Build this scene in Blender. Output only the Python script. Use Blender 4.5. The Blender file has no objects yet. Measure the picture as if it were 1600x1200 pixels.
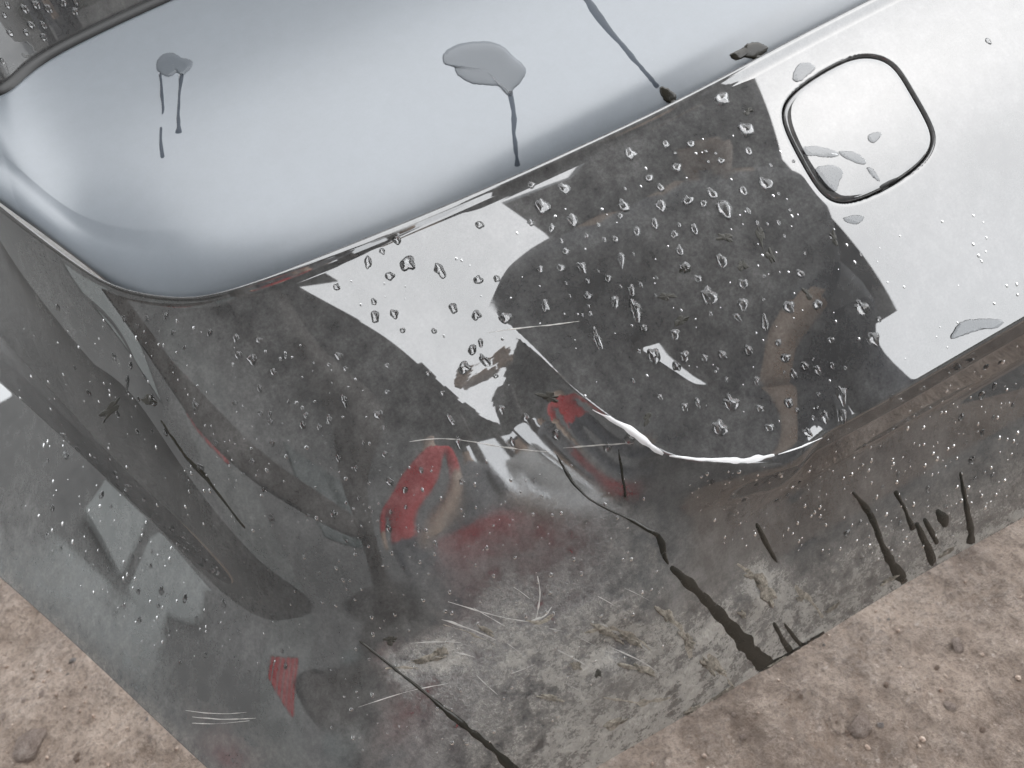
import bpy, bmesh, math, random
import numpy as np
from mathutils import Vector, Matrix
from mathutils.bvhtree import BVHTree

random.seed(7); np.random.seed(7)
scn = bpy.context.scene
COL = scn.collection

# ------------------------------------------------------------------ camera
F_PX = 1450.0
def cam_axes(p, y, r):
    p, y, r = np.radians([p, y, r])
    k = np.array([np.sin(y)*np.cos(p), np.cos(y)*np.cos(p), -np.sin(p)])
    i0 = np.array([np.cos(y), -np.sin(y), 0.0]); j0 = np.cross(k, i0)
    return np.cos(r)*i0+np.sin(r)*j0, -np.sin(r)*i0+np.cos(r)*j0, k
CI, CJ, CK = cam_axes(48, 20, 17)
CO = np.array([0.0, 0.0, 1.0])
cam_d = bpy.data.cameras.new('camera'); cam = bpy.data.objects.new('camera', cam_d); COL.objects.link(cam)
cam_d.sensor_width = 36.0; cam_d.lens = F_PX/1600*36.0; cam_d.clip_start = 0.02; cam_d.clip_end = 500
cam_d.dof.use_dof = True; cam_d.dof.focus_distance = .66; cam_d.dof.aperture_fstop = 12
M = Matrix(((CI[0], -CJ[0], -CK[0], CO[0]), (CI[1], -CJ[1], -CK[1], CO[1]), (CI[2], -CJ[2], -CK[2], CO[2]), (0, 0, 0, 1)))
cam.matrix_world = M
scn.camera = cam

# ------------------------------------------------------------------ sky, light, exposure
SUN_EL, SUN_AZ = 52.0, 118.0
world = bpy.data.worlds.new('World'); scn.world = world; world.use_nodes = True
nt = world.node_tree; nt.nodes.clear()
wo = nt.nodes.new('ShaderNodeOutputWorld'); bg = nt.nodes.new('ShaderNodeBackground')
sky = nt.nodes.new('ShaderNodeTexSky'); sky.sky_type = 'NISHITA'; sky.sun_disc = False
sky.sun_elevation = math.radians(SUN_EL); sky.sun_rotation = math.radians(SUN_AZ); sky.dust_density = 1.5
hs = nt.nodes.new('ShaderNodeHueSaturation'); hs.inputs['Saturation'].default_value = 0.3
mxw = nt.nodes.new('ShaderNodeMix'); mxw.data_type = 'RGBA'; mxw.inputs[0].default_value = 0.75
mxw.inputs[7].default_value = (8.0, 8.2, 8.4, 1)          # even cloud cover
nt.links.new(sky.outputs[0], hs.inputs['Color']); nt.links.new(hs.outputs[0], mxw.inputs[6])
nt.links.new(mxw.outputs[2], bg.inputs['Color']); bg.inputs['Strength'].default_value = 0.15
nt.links.new(bg.outputs[0], wo.inputs['Surface'])
sun_d = bpy.data.lights.new('sun', 'SUN'); sun_d.energy = 0.5; sun_d.angle = math.radians(120); sun_d.color = (1, 0.97, 0.93)
sun = bpy.data.objects.new('sun', sun_d); COL.objects.link(sun)
az = math.radians(SUN_AZ); el = math.radians(SUN_EL)
sdir = Vector((math.sin(az)*math.cos(el), math.cos(az)*math.cos(el), math.sin(el)))
sun.rotation_euler = sdir.to_track_quat('Z', 'Y').to_euler(); sun.location = (0, 0, 6)
scn.view_settings.view_transform = 'Standard'; scn.view_settings.look = 'None'
scn.view_settings.gamma = 1.0; scn.view_settings.use_curve_mapping = False
scn.view_settings.exposure = 1.84
scn.render.engine = 'CYCLES'
scn.cycles.use_denoising = True
scn.cycles.max_bounces = 10; scn.cycles.transmission_bounces = 8; scn.cycles.glossy_bounces = 6

# ------------------------------------------------------------------ helpers
def link(name, mesh, mat, parent=None, smooth=True):
    o = bpy.data.objects.new(name, mesh); COL.objects.link(o)
    if mat: mesh.materials.append(mat)
    if parent: o.parent = parent
    if smooth and len(mesh.polygons): mesh.polygons.foreach_set('use_smooth', np.ones(len(mesh.polygons), dtype=bool))
    return o
def tag(o, label=None, cat=None, group=None, kind=None):
    if label: o['label'] = label
    if cat: o['category'] = cat
    if group: o['group'] = group
    if kind: o['kind'] = kind
    return o
def empty(name, loc):
    o = bpy.data.objects.new(name, None); COL.objects.link(o); o.location = loc; return o
def grid_mesh(name, P, flip=False):
    n, m = P.shape[:2]
    idx = np.arange(n*m).reshape(n, m)
    q = np.stack([idx[:-1, :-1], idx[1:, :-1], idx[1:, 1:], idx[:-1, 1:]], -1).reshape(-1, 4)
    if flip: q = q[:, ::-1]
    me = bpy.data.meshes.new(name)
    me.vertices.add(n*m); me.vertices.foreach_set('co', P.reshape(-1).astype(np.float32))
    me.loops.add(q.size); me.loops.foreach_set('vertex_index', q.reshape(-1).astype(np.int32))
    me.polygons.add(len(q)); me.polygons.foreach_set('loop_start', (np.arange(len(q))*4).astype(np.int32))
    me.polygons.foreach_set('loop_total', np.full(len(q), 4, np.int32))
    me.update(); me.validate(); return me
def attr(me, name, vals):
    a = me.attributes.new(name, 'FLOAT', 'POINT'); a.data.foreach_set('value', np.asarray(vals, np.float32).reshape(-1))
def proj(P):
    v = np.asarray(P)-CO; w = v@CK
    return np.stack([800+F_PX*(v@CI)/w, 600+F_PX*(v@CJ)/w], -1)
def ray(x, y):
    d = CI*(x-800)/F_PX+CJ*(y-600)/F_PX+CK; return d/np.linalg.norm(d)

class NT:
    """small wrapper for material node trees"""
    def __init__(s, name):
        s.m = bpy.data.materials.new(name); s.m.use_nodes = True; s.t = s.m.node_tree; s.t.nodes.clear()
        s.out = s.n('OutputMaterial')
    def n(s, kind, **kw):
        o = s.t.nodes.new('ShaderNode'+kind)
        for k, v in kw.items(): setattr(o, k, v)
        return o
    def l(s, a, b): s.t.links.new(a, b)
    def set(s, sock, v):
        if hasattr(v, 'is_linked') or isinstance(v, bpy.types.NodeSocket): s.l(v, sock)
        else: sock.default_value = v
    def noise(s, scale, detail=4, rough=.55, co=None, dist=0.0):
        o = s.n('TexNoise'); o.inputs['Scale'].default_value = scale; o.inputs['Detail'].default_value = detail
        o.inputs['Roughness'].default_value = rough; o.inputs['Distortion'].default_value = dist
        s.l(co or s.co(), o.inputs['Vector']); return o.outputs['Fac']
    def co(s):
        if not hasattr(s, '_co'): s._co = s.n('TexCoord').outputs['Object']
        return s._co
    def ramp(s, fac, stops):
        o = s.n('ValToRGB'); e = o.color_ramp.elements
        while len(e) < len(stops): e.new(0.5)
        for q, (p, c) in zip(e, stops):
            q.position = p; q.color = (c, c, c, 1) if not hasattr(c, '__len__') else (*c[:3], 1)
        s.l(fac, o.inputs[0]); return o.outputs[0]
    def math(s, op, a, b=0.0, clamp=False):
        o = s.n('Math', operation=op); o.use_clamp = clamp; s.set(o.inputs[0], a); s.set(o.inputs[1], b); return o.outputs[0]
    def mix(s, fac, a, b):
        o = s.n('Mix', data_type='RGBA'); s.set(o.inputs[0], fac)
        s.set(o.inputs[6], a if not isinstance(a, tuple) else (*a[:3], 1)); s.set(o.inputs[7], b if not isinstance(b, tuple) else (*b[:3], 1)); return o.outputs[2]
    def mixf(s, fac, a, b):
        o = s.n('Mix', data_type='FLOAT'); s.set(o.inputs[0], fac); s.set(o.inputs[2], a); s.set(o.inputs[3], b); return o.outputs[0]
    def attr(s, name):
        return s.n('Attribute', attribute_name=name).outputs['Fac']
    def bump(s, h, strength, dist):
        o = s.n('Bump'); o.inputs['Strength'].default_value = strength; o.inputs['Distance'].default_value = dist
        s.l(h, o.inputs['Height']); return o.outputs[0]
    def bsdf(s, color=(.5, .5, .5), rough=.5, normal=None, **kw):
        o = s.n('BsdfPrincipled'); s.set(o.inputs['Base Color'], (*color[:3], 1) if isinstance(color, tuple) else color)
        s.set(o.inputs['Roughness'], rough)
        for k, v in kw.items(): s.set(o.inputs[k], v)
        if normal is not None: s.l(normal, o.inputs['Normal'])
        s.l(o.outputs[0], s.out.inputs['Surface']); return o

# ------------------------------------------------------------------ materials
def mat_paint(name, dust_haze=0.3, r0=.008, r1=.045, dcol=(.20, .198, .193), cloud=.25, ior=2.05):
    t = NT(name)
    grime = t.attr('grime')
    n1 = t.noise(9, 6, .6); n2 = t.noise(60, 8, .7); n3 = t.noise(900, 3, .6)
    # thin road film: dusty clouds with specks, and camera haze put into the colour
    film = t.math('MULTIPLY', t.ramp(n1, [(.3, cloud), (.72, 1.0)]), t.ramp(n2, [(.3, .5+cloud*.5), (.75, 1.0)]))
    film = t.math('MULTIPLY', film, dust_haze)
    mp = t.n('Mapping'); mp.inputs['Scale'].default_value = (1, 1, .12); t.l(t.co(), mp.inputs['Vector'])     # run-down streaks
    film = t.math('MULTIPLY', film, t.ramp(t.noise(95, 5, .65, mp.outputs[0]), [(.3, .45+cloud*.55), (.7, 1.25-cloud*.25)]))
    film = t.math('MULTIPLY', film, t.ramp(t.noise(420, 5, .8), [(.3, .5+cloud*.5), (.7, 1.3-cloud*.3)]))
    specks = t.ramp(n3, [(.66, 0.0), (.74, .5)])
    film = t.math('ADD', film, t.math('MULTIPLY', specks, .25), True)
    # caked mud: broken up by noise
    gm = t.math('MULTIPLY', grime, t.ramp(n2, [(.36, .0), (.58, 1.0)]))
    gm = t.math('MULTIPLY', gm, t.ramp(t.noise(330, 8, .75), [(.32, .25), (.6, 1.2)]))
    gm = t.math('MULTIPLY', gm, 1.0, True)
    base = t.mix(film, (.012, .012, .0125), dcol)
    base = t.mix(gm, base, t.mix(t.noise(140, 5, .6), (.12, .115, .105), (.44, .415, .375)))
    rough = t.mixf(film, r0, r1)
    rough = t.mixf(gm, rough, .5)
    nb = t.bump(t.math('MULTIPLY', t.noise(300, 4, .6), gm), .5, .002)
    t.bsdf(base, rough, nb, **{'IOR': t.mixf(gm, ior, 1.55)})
    return t.m
PAINT = mat_paint('black_paint', .66)
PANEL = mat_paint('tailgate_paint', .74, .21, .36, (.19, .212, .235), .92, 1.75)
def mat_simple(name, color, rough=.5, **kw):
    t = NT(name); n = t.noise(25, 5, .6)
    c = t.mix(n, tuple(x*.75 for x in color), tuple(min(1, x*1.2) for x in color))
    t.bsdf(c, rough, **kw); return t.m
RUBBER = mat_simple('black_rubber', (.012, .012, .012), .5)
def mat_water():
    t = NT('water'); t.bsdf((1, 1, 1), 0.0, **{'IOR': 1.45, 'Transmission Weight': 1.0}); return t.m
WATER = mat_water()

#--SURF-BEGIN
# ------------------------------------------------------------------ bumper: three plan rows in metres (lip, crease, bottom edge)
ROW_L = [(1.30,.372,.62),(1.0,.402,.62),(.70,.430,.62),(.49,.447,.62),(.40,.4515,.62),(.33,.456,.62),(.27,.463,.62),(.165,.479,.62),(.0425,.5075,.62),(-.0095,.534,.621),(-.0381,.567,.625),(-.0582,.606,.637),(-.0821,.668,.668),(-.1047,.746,.70),(-.14,.90,.74)]
ROW_C = [(1.30,.175,.47),(1.0,.203,.47),(.652,.227,.47),(.472,.246,.47),(.386,.253,.47),(.321,.260,.47),(.26,.270,.47),(.158,.281,.47),(.046,.297,.47),(-.030,.318,.47),(-.077,.377,.47),(-.117,.53,.47),(-.187,.778,.47),(-.303,1.17,.47),(-.42,1.55,.47)]
ROW_B = [(1.30,.105,.25),(1.0,.137,.25),(.693,.173,.25),(.485,.202,.25),(.39,.216,.25),(.32,.224,.25),(.25,.230,.25),(.158,.241,.25),(.025,.258,.25),(-.085,.272,.25),(-.155,.330,.25),(-.205,.449,.25),(-.29,.70,.25),(-.46,1.12,.25),(-.60,1.5,.25)]
def relift(row, zs):
    # slide each control point along its sight line to a new height
    return [(x*(1-z2)/(1-z), y*(1-z2)/(1-z), z2) for (x, y, z), z2 in zip(row, zs)]
ROW_C = relift(ROW_C, [.46,.46,.46,.46,.46,.46,.455,.435,.415,.405,.415,.45,.46,.46,.46])
ROW_B = relift(ROW_B, [.22]*7+[.23,.25,.27,.30,.345,.35,.35,.35])
def bspline(ctrl, t):
    """uniform cubic B-spline, t in [0, n-1]"""
    c = np.array(ctrl, float); c = np.vstack([2*c[0]-c[1], c, 2*c[-1]-c[-2]])
    k = np.clip(np.floor(t).astype(int), 0, len(ctrl)-2); u = (t-k)[:, None]
    return ((1-u)**3*c[k]+(3*u**3-6*u**2+4)*c[k+1]+(-3*u**3+3*u**2+3*u+1)*c[k+2]+u**3*c[k+3])/6
def sstep(a, b, x):
    x = np.clip((np.asarray(x, float)-a)/(b-a), 0, 1); return x*x*(3-2*x)
NS = 1300
ts = np.interp(np.linspace(0, 1, NS), [0, .04, .13, .42, .94, 1], [0, 1.6, 2.7, 4.4, 12.6, 14])
def nrmz(v): return v/np.linalg.norm(v, axis=-1, keepdims=True)
def through(row, it=8):
    # control points whose spline passes through the given stations
    t_ = np.array(row, float); c = t_.copy(); k = np.arange(len(t_), dtype=float)
    for _ in range(it): c = c+(t_-bspline(c, k))
    return c
ROW_L = through(ROW_L)
L_, C_, B_ = (bspline(r, ts) for r in (ROW_L, ROW_C, ROW_B))
tan = nrmz(np.gradient(C_, axis=0))
ed_u = nrmz(C_-L_); ed_l = nrmz(B_-C_)
n_u = nrmz(np.cross(ed_u, tan)); n_l = nrmz(np.cross(ed_l, tan))
if n_u[400, 2] < 0: n_u = -n_u; n_l = -n_l
rear = 1-sstep(5.6, 7.6, ts); side = sstep(9.6, 11.0, ts); mid = 1-np.maximum(rear, side)
# profile along the height: fractions and offsets
hu = np.linspace(0, 1, 270); hl = np.linspace(0, 1, 170)[1:]
lip = [(-.0062, -.024), (-.0060, -.010), (-.0058, -.003), (-.0048, .0004), (-.003, .0016), (-.0008, .0012), (.0012, .0003), (.004, 0)]
len_u = np.linalg.norm(C_-L_, axis=1)
U = []
lm = sstep(7.2, 9.2, ts)[:, None]; UPV = np.array([0, 0, 1.0])
for a, b in lip: U.append(L_+ed_u*a*(1-.5*lm)+(n_u*(1-lm)+UPV*lm if b < -.001 else n_u)*b)
for h in hu:
    hh = .006/len_u+(1-.006/len_u)*h
    bul = (.012*rear+.014*mid+.006*side)*4*h*(1-h)
    U.append(L_+(C_-L_)*hh[:, None]+n_u*bul[:, None])
for h in hl:
    tuck = -.024*np.interp(h, [0, .12, .3, .55, .8, 1], [0, .55, 1, .75, .25, 0])*rear
    rec = -.0045*sstep(.0, .03, h)*(1-sstep(.55, .97, h))*side
    bul = .012*mid*4*h*(1-h)
    U.append(C_+(B_-C_)*h+n_l*(tuck+rec+bul)[:, None])
U = np.array(U)                                     # (NH, NS, 3)
NL = len(lip)
# soften the crease along the height, more in the corner than on the rear and side
sig = 1.9*rear+25*mid+1.9*side
body = U[NL:].copy(); nh = len(body)
acc = np.zeros_like(body); wsum = np.zeros((nh, NS))
for o in range(-56, 57):
    w = np.exp(-.5*(o/np.maximum(sig, .3))**2)
    j = np.arange(nh)+o; jr = np.clip(j, 0, nh-1)
    refl = body[jr]
    over = (j-jr)
    step0 = body[1]-body[0]; step1 = body[-1]-body[-2]
    refl = refl+np.where(over[:, None, None] < 0, over[:, None, None]*step0[None], 0)+np.where(over[:, None, None] > 0, over[:, None, None]*step1[None], 0)
    acc += refl*w[None, :, None]; wsum += w[None]
U[NL:] = acc/wsum[..., None]
# rolled lower flange
n_end = n_l; fl = []
for a, b in ((.0012, -.0015), (.0015, -.004), (0, -.012), (-.002, -.03)): fl.append(U[NL+nh-1]+ed_l*a+n_end*b)
U = np.concatenate([U, np.array(fl)], 0)
def grid_normals(P):
    du = np.gradient(P, axis=0); dv = np.gradient(P, axis=1)
    n = nrmz(np.cross(du, dv)); return n if n[150, 400, 2] > 0 else -n
NRM = grid_normals(U)
PIX = proj(U)
def surf_at(px, py):
    d = (PIX[..., 0]-px)**2+(PIX[..., 1]-py)**2+np.where((NRM@CK) > -.02, 1e9, 0)
    a = np.unravel_index(np.argmin(d), d.shape); return a
def spix(pts): return np.array([U[surf_at(*p)] for p in pts])
def dist_poly(P, poly):
    """distance to a 3-D polyline and position along it (0..1)"""
    best = np.full(P.shape[:-1], 9.0); pos = np.zeros(P.shape[:-1])
    seg = np.linalg.norm(np.diff(poly, axis=0), axis=1); cum = np.concatenate([[0], np.cumsum(seg)])/seg.sum()
    for i in range(len(poly)-1):
        a, b = poly[i], poly[i+1]; ab = b-a
        t = np.clip(((P-a)@ab)/(ab@ab+1e-12), 0, 1); d = np.linalg.norm(P-a-t[..., None]*ab, axis=-1)
        m = d < best; best = np.where(m, d, best); pos = np.where(m, cum[i]+t*(cum[i+1]-cum[i]), pos)
    return best, pos
def dense(pts, n=60):
    p = np.array(pts, float); return bspline(p, np.linspace(0, len(p)-1, n))
# the buckled crease: crash damage that folds the corner
BUCKLE = dense(spix([(1290,690),(1200,717),(1120,720),(1040,712),(990,677),(950,650),(900,612),(850,560),(805,515),(755,485)]), 50)
d, pos = dist_poly(U, BUCKLE)
amp = .010*sstep(0, .12, pos)*(1-sstep(.55, 1.0, pos)*.8)
tent = np.clip(1-d/.05, 0, 1)**1.6*amp
DISP = tent
# a flat shove below the fold and soft waves across the dented corner
def gauss(px, py, r, a):
    c = U[surf_at(px, py)]; return a*np.exp(-((U-c)**2).sum(-1)/(2*r*r))
for g in [(930,720,.030,-.003),(1060,800,.03,-.004),(700,640,.035,.004),(840,900,.03,-.002),(1000,960,.03,.003),(600,860,.03,.003),(420,640,.04,-.002),(960,1010,.012,-.006),(1180,930,.014,.004),(620,1000,.02,-.003)]:
    DISP = DISP+gauss(*g)
# pocket of the towing-eye cover
CAP_PX = [(1350,83),(1395,92),(1422,140),(1455,195),(1463,226),(1440,262),(1375,303),(1318,322),(1283,307),(1250,250),(1222,196),(1222,160),(1252,132),(1310,96)]
CAP3 = spix(CAP_PX); cap_c = CAP3.mean(0); ci = surf_at(1340, 203); cap_n = NRM[ci]
cap_x = nrmz(np.cross(np.array([0, 1, 0.]), cap_n)); cap_y = np.cross(cap_n, cap_x)
def closed_bspline(pts, n):
    c = np.array(pts); m = len(c); t = np.linspace(0, m, n, endpoint=False); k = np.floor(t).astype(int); u = (t-k)[:, None]
    g = lambda o: c[(k+o) % m]
    return ((1-u)**3*g(-1)+(3*u**3-6*u**2+4)*g(0)+(-3*u**3+3*u**2+3*u+1)*g(1)+u**3*g(2))/6
cap2 = closed_bspline(np.stack([(CAP3-cap_c)@cap_x, (CAP3-cap_c)@cap_y], -1), 160)
cap_ang = np.arctan2(cap2[:, 1], cap2[:, 0]); cap_rad = np.hypot(cap2[:, 0], cap2[:, 1])
oo = np.argsort(cap_ang); cap_ang, cap_rad = cap_ang[oo], cap_rad[oo]
def cap_radius(a): return np.interp(a, cap_ang, cap_rad, period=2*np.pi)
q = U-cap_c; qx, qy, qz = q@cap_x, q@cap_y, q@cap_n
rr = np.hypot(qx, qy); cr = cap_radius(np.arctan2(qy, qx))
inside = np.where(np.abs(qz) < .06, cr-rr, -1.0)
DISP = DISP-.012*sstep(-.0006, .0012, inside)-.0006*np.exp(-(np.clip(-inside, 0, 1)/.0018)**2)*(inside <= 0)*(np.abs(qz) < .06)*.6
SURF0 = U.copy(); NRM0 = NRM.copy()
U = U+NRM*DISP[..., None]
NRM = grid_normals(U); PIX = proj(U)
#--SURF-END

car = empty('car', (0.2, .3, 0))
tag(car, 'black car seen at its dented wet rear bumper corner', 'car')
def to_car(o): o.parent = car; o.matrix_parent_inverse = Matrix.Translation((-.2, -.3, 0)); return o
bm_me = grid_mesh('rear_bumper', U)
hrow = np.concatenate([np.zeros(NL), np.linspace(0, 2, nh), np.full(len(fl), 2.0)])[:, None]
def blob(px, py, r, a):
    c = U[surf_at(px, py)]; return a*np.exp(-((U-c)**2).sum(-1)/(2*r*r))
grime = sstep(1.55, 2.0, hrow)*.40*(1-side*.75)[None]*np.ones(U.shape[:2])
for g in [(1200,925,.012,1.0),(1180,890,.010,.6),(960,985,.012,.9),(1000,1010,.016,.6),(1085,1000,.022,.8),(1090,1060,.02,.6),(900,1040,.022,.45),(1250,960,.022,.5),
          (690,1025,.009,.9),(640,1035,.010,.5),(1150,1010,.02,.5),(1000,1120,.03,.5),(900,1160,.03,.45),(1480,850,.02,.35),(1350,880,.02,.4),(800,1000,.025,.3),(1130,980,.03,.4),(900,1000,.05,.25),(760,1120,.05,.25),(1000,880,.03,.15)]:
    grime = grime+blob(*g)
grime = grime*1.5+sstep(1.93, 1.99, hrow)*.7*(1-side*.6)[None]
attr(bm_me, 'grime', np.clip(grime, 0, 1.4))
bumper = to_car(link('rear_bumper', bm_me, PAINT))
def to_bumper(o): o.parent = bumper; return o

# towing-eye cover
def cap_mesh():
    na, nr = 160, 26; P = np.zeros((nr, na+1, 3))
    for i, f in enumerate(np.concatenate([np.linspace(0.0, .93, nr-6), [.955, .975, .99, 1, 1, .99]])):
        for j in range(na+1):
            a = -math.pi+2*math.pi*j/na; R_ = max(cap_radius(a)-.0011, .001)*f
            x, y = R_*math.cos(a), R_*math.sin(a)
            dz = {0: 0, 1: -.0001, 2: -.0004, 3: -.001, 4: -.0022, 5: -.006, 6: -.011}[max(0, i-(nr-7))]
            P[i, j] = (x, y, dz)
    return P
CP = cap_mesh(); W = cap_c+CP[..., :1]*cap_x+CP[..., 1:2]*cap_y
flat = SURF0.reshape(-1, 3); sel = (np.linalg.norm(flat-cap_c, axis=1) < .09); fs = flat[sel]
A = np.stack([np.ones(sel.sum()), (fs-cap_c)@cap_x, (fs-cap_c)@cap_y], -1); A = np.concatenate([A, A[:, 1:]**2, (A[:, 1]*A[:, 2])[:, None]], 1)
co, *_ = np.linalg.lstsq(A, (fs-cap_c)@cap_n, rcond=None)
A2 = np.stack([np.ones(CP.shape[:2]), CP[..., 0], CP[..., 1]], -1); A2 = np.concatenate([A2, A2[..., 1:]**2, (A2[..., 1]*A2[..., 2])[..., None]], -1)
W = W+(A2@co+CP[..., 2]+.0002)[..., None]*cap_n
cm = grid_mesh('towing_eye_cover', W); attr(cm, 'grime', np.zeros(CP.shape[:2]))
cover = to_bumper(link('towing_eye_cover', cm, PAINT))

# ------------------------------------------------------------------ tailgate panel above the lip
ROW_U = [(1.30,.60,.74),(1.0,.625,.74),(.70,.645,.74),(.49,.66,.74),(.40,.667,.74),(.33,.672,.74),(.27,.676,.74),(.165,.683,.74),(.08,.687,.74),(.03,.687,.74),(-.002,.683,.74),(-.022,.680,.737),(-.046,.682,.728),(-.085,.75,.735),(-.13,.92,.76)]
ROW_U = relift(ROW_U, [.70]*15)
GU = bspline(ROW_U, ts)-np.array([0, .014, .002]); gd = nrmz(GU-L_); gn = nrmz(np.cross(tan, gd)); gn = np.where(gn[:, 2:] < 0, -gn, gn)
gl = np.linalg.norm(GU-L_, axis=1); T = []
prof = [(-.003,-.036),(.000,-.027),(.003,-.0195),(.006,-.0145),(.009,-.0110),(.013,-.0076),(.018,-.0044),(.024,-.0018),(.031,.0002),(.039,.0015),(.047,.0022)]
ks = np.minimum(1, .5*gl/.0545); g0 = .0545*ks
for a, b in prof: T.append(L_+gd*((a+.0075-.0065*sstep(8.0, 9.6, ts))*ks)[:, None]+gn*(b*ks*(1-.6*sstep(8.2, 9.8, ts)))[:, None])
for h in np.linspace(0, 1, 60)[1:]:
    base = L_+gd*(g0+(gl-g0)*h)[:, None]; T.append(base+gn*((.0022+.002*4*h*(1-h))*ks)[:, None])
for a, b in ((.003, -.001), (.005, -.004), (.006, -.012)): T.append(GU+gd*a+gn*(b+.0022))
T = np.array(T)[:, ts < 12.4]
tg = grid_mesh('tailgate', T); attr(tg, 'grime', np.zeros(T.shape[:2]))
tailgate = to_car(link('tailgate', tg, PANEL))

# ------------------------------------------------------------------ ground
def vnoise(X, Y, sc, seed):
    rng = np.random.RandomState(seed); N = 256; T_ = rng.rand(N, N); x = X*sc+1000.3; y = Y*sc+1000.7
    xi = np.floor(x).astype(int); yi = np.floor(y).astype(int); fx = x-xi; fy = y-yi; fx = fx*fx*(3-2*fx); fy = fy*fy*(3-2*fy)
    g = lambda a, b: T_[a % N, b % N]
    return (g(xi, yi)*(1-fx)+g(xi+1, yi)*fx)*(1-fy)+(g(xi, yi+1)*(1-fx)+g(xi+1, yi+1)*fx)*fy-.5
def gheight(X, Y):
    Z = .030*vnoise(X, Y, 3, 1)+.018*vnoise(X, Y, 8, 2)+.009*vnoise(X, Y, 19, 3)+.006*vnoise(X, Y, 43, 4)+.005*np.abs(vnoise(X, Y, 80, 5))+.003*vnoise(X, Y, 150, 6)
    return Z
def ground():
    x = np.linspace(-.72, 1.5, 500); y = np.linspace(-.30, 1.6, 430)
    X, Y = np.meshgrid(x, y, indexing='ij')
    Z = gheight(X, Y)*sstep(0, .25, np.minimum(np.minimum(X+.72, 1.5-X), np.minimum(Y+.30, 1.6-Y)))
    return grid_mesh('ground', np.stack([X, Y, Z], -1))
def mat_ground():
    t = NT('wet_earth'); a = t.noise(5, 8, .65); b = t.noise(38, 9, .7); c = t.noise(210, 8, .72); d_ = t.noise(90, 6, .6)
    col = t.mix(t.ramp(a, [(.38, 0), (.62, 1)]), (.155, .112, .085), (.32, .25, .20))
    col = t.mix(t.ramp(b, [(.45, 0), (.72, .8)]), col, (.40, .325, .27))
    col = t.mix(t.ramp(c, [(.48, 0), (.64, .75)]), col, (.095, .066, .048))
    col = t.mix(t.ramp(d_, [(.62, 0), (.72, .6)]), col, (.5, .43, .38))
    h = t.math('ADD', t.math('MULTIPLY', b, .5), t.math('MULTIPLY', c, .5))
    r = t.ramp(t.noise(14, 5, .6), [(.4, .18), (.58, .6)])
    t.bsdf(col, r, t.bump(h, 1.0, .010)); return t.m
GRD = mat_ground()
gr = link('ground', ground(), GRD); tag(gr, kind='structure')
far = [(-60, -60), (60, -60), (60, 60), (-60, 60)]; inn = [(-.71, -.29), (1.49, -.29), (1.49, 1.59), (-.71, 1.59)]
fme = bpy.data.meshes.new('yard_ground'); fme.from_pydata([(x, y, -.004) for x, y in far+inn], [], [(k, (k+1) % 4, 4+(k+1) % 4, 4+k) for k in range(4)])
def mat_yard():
    t = NT('darkened_yard'); n = t.noise(3, 6, .6); b = t.noise(60, 6, .7)
    t.bsdf(t.mix(t.math('MULTIPLY', n, b), (.045, .043, .040), (.22, .21, .195)), .55, t.bump(b, .8, .02)); return t.m  # yard colour darkened so its mirror image in the bumper stays dark
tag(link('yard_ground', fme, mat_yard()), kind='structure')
def pebble(k):
    bm = bmesh.new(); bmesh.ops.create_icosphere(bm, subdivisions=3, radius=1); r = random.Random(k)
    ax = [Vector((r.gauss(0, 1), r.gauss(0, 1), r.gauss(0, 1))).normalized() for _ in range(5)]
    for v in bm.verts:
        f = 1.0
        for a in ax:
            q_ = v.co.normalized().dot(a)
            if q_ > .62: f = min(f, .62/q_*1.06)
        v.co = v.co*(f+r.uniform(-.04, .04))
    me = bpy.data.meshes.new('pebble'); bm.to_mesh(me); bm.free(); return me
def mat_stone(name, a, b):
    t = NT(name); n = t.noise(1.6, 8, .75); t.bsdf(t.mix(t.ramp(n, [(.35, 0), (.65, 1)]), a, b), .55, t.bump(n, .8, .4)); return t.m
PEB_M = [mat_stone('pebble_pale', (.2, .14, .11), (.42, .34, .29)), mat_stone('pebble_brown', (.12, .08, .055), (.27, .18, .13)), mat_stone('pebble_grey', (.14, .12, .11), (.3, .26, .24))]
PEB = []
for k in range(9): m_ = pebble(k); m_.materials.append(PEB_M[k % 3]); m_.polygons.foreach_set('use_smooth', np.ones(len(m_.polygons), dtype=bool)); PEB.append(m_)
def put_pebble(px, py, size, label, group, k):
    d_ = ray(px, py); t_ = -CO[2]/d_[2]; p = CO+d_*t_; z = float(gheight(np.array(p[0]), np.array(p[1])))
    r = size*.5*t_/F_PX
    o = bpy.data.objects.new('pebble', PEB[k % 9]); COL.objects.link(o); o.location = (p[0], p[1], z-r*.05); o.scale = (r, r*random.uniform(.7, 1), r*random.uniform(.3, .45)); o.rotation_euler = (0, 0, random.uniform(0, 6))
    tag(o, label, 'pebble', group)
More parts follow.
